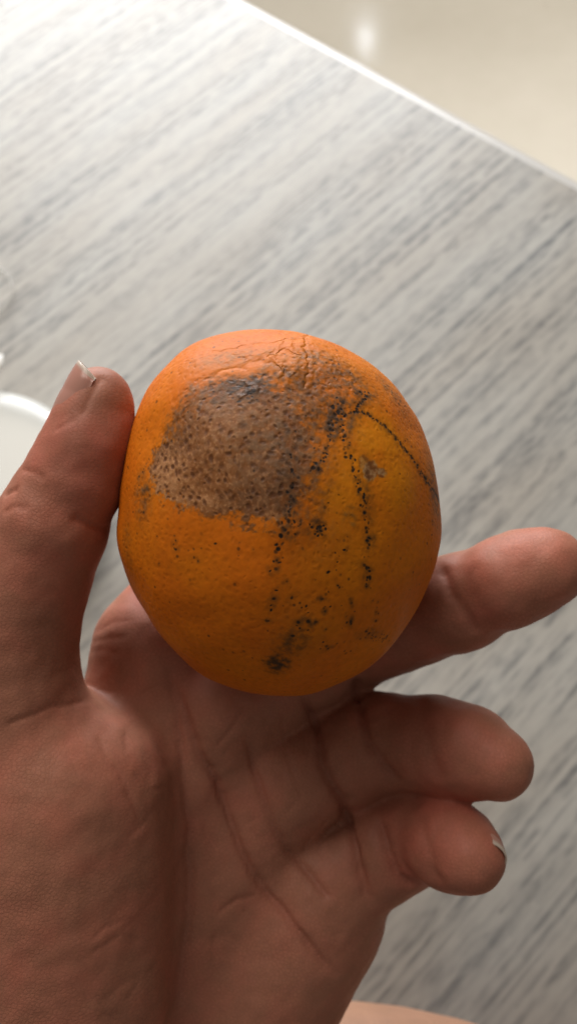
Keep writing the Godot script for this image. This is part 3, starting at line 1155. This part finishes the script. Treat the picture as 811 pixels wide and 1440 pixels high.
# ------------------------------------------------------------------ things at the left edge
func make_tableware():
	var glaze := StandardMaterial3D.new()
	glaze.resource_name = "white_glaze"
	glaze.albedo_color = Color(0.46, 0.465, 0.435).linear_to_srgb()
	glaze.roughness = 0.22
	var bowl := obj("container", lathe(curve([Vector2(0.0004, 0.0), Vector2(0.050, 0.0), Vector2(0.0545, 0.003), Vector2(0.060, 0.012), Vector2(0.0630, 0.022), Vector2(0.0622, 0.0275), Vector2(0.0590, 0.0315), Vector2(0.0530, 0.0338), Vector2(0.042, 0.0348), Vector2(0.022, 0.0352), Vector2(0.0004, 0.0353)])), glaze, self)
	bowl.position = Vector3(-0.151, TABLE_Y, -0.232)
	tag(bowl, "white round container with a smooth domed top half hidden behind the thumb", "container")

	var plastic := StandardMaterial3D.new()
	plastic.resource_name = "white_plastic"
	plastic.albedo_color = Color(0.78, 0.78, 0.75).linear_to_srgb()
	plastic.roughness = 0.35
	var spoon := thing("spoon", Vector3(-0.147, TABLE_Y + 0.0345, -0.232))
	tag(spoon, "white spoon resting on the round container, its rounded handle end showing at the left", "spoon")
	var v := PackedVector3Array()
	var ix := PackedInt32Array()
	var a0 := Vector3(-0.045, 0.0035, -0.010)
	var a1 := Vector3(0.0235, 0.0030, -0.073)
	var dir := (a1 - a0).normalized()
	var side := dir.cross(Vector3.UP).normalized()
	var up := side.cross(dir)
	for k in 25:
		var t := k / 24.0
		var half := lerpf(0.0030, 0.0058, t) * sqrt(maxf(0.002, 1.0 - pow(maxf(0.0, (t - 0.88) / 0.12), 2.0)))
		for s in 20:
			var a := TAU * s / 20
			v.append(a0.lerp(a1, t) + side * cos(a) * half + up * sin(a) * minf(0.0017, half))
	for k in 24:
		for s in 20:
			var a := k * 20 + s
			var b := k * 20 + (s + 1) % 20
			ix.append_array([a, b, a + 20, b, b + 20, a + 20])
	obj("handle", arrays_mesh(v, face_normals(v, ix), ix), plastic, spoon)
	var scoop := obj("scoop", lathe(curve([Vector2(0.0003, -0.006), Vector2(0.008, -0.004), Vector2(0.0125, 0.0), Vector2(0.0115, 0.0004), Vector2(0.007, -0.0028), Vector2(0.0003, -0.0045)]), 48), plastic, spoon)
	scoop.position = Vector3(-0.052, 0.0040, -0.003)
	scoop.scale = Vector3(1.0, 1.0, 1.35)

	var clear := StandardMaterial3D.new()
	clear.resource_name = "clear_plastic"
	clear.albedo_color = Color(0.95, 0.95, 0.93, 0.18)
	clear.transparency = BaseMaterial3D.TRANSPARENCY_ALPHA
	clear.roughness = 0.3
	var lid := thing("plastic_lid", Vector3(-0.1525, TABLE_Y, -0.385))
	tag(lid, "small clear plastic lid lying on the table at the upper left edge", "lid")
	obj("rim", lathe(curve([Vector2(0.0228, 0.0), Vector2(0.0242, 0.0006), Vector2(0.0244, 0.003), Vector2(0.0236, 0.0042), Vector2(0.0226, 0.003), Vector2(0.0225, 0.0003)]), 96), clear, lid)
	var disc := clear.duplicate()
	disc.albedo_color = Color(0.95, 0.95, 0.93, 0.06)
	obj("disc", lathe([Vector2(0.0223, 0.0012), Vector2(0.0223, 0.0018), Vector2(0.0002, 0.0018)], 64), disc, lid)


func make_bulb():      # the small lamp whose reflection lies in the polished floor
	var o := thing("light_bulb", Vector3(1.08, 2.4, -4.99))
	tag(o, "bright ceiling bulb whose reflection is the white spot on the polished floor", "lamp")
	var glow := StandardMaterial3D.new()
	glow.resource_name = "lit_bulb_glass"
	glow.albedo_color = Color(0.9, 0.9, 0.9)
	glow.emission_enabled = true
	glow.emission = Color(0.92, 0.95, 1.0)
	glow.emission_energy_multiplier = 14.0
	obj("bulb", lathe(curve([Vector2(0.001, -0.05), Vector2(0.031, -0.038), Vector2(0.042, -0.005), Vector2(0.036, 0.03), Vector2(0.022, 0.065), Vector2(0.021, 0.085)]), 32), glow, o)
	var metal := StandardMaterial3D.new()
	metal.resource_name = "lamp_cap_metal"
	metal.albedo_color = Color(0.7, 0.7, 0.7)
	metal.metallic = 0.8
	metal.roughness = 0.4
	obj("cap", lathe(curve([Vector2(0.0225, 0.085), Vector2(0.024, 0.088), Vector2(0.024, 0.12), Vector2(0.01, 0.13), Vector2(0.001, 0.13)]), 32), metal, o)
	var l := OmniLight3D.new()
	l.name = "bulb_light"
	l.light_energy = 0.12
	l.light_size = 0.03
	l.omni_range = 12.0
	l.omni_attenuation = 2.0
	l.light_color = Color(0.92, 0.95, 1.0)
	l.shadow_enabled = true
	o.add_child(l)
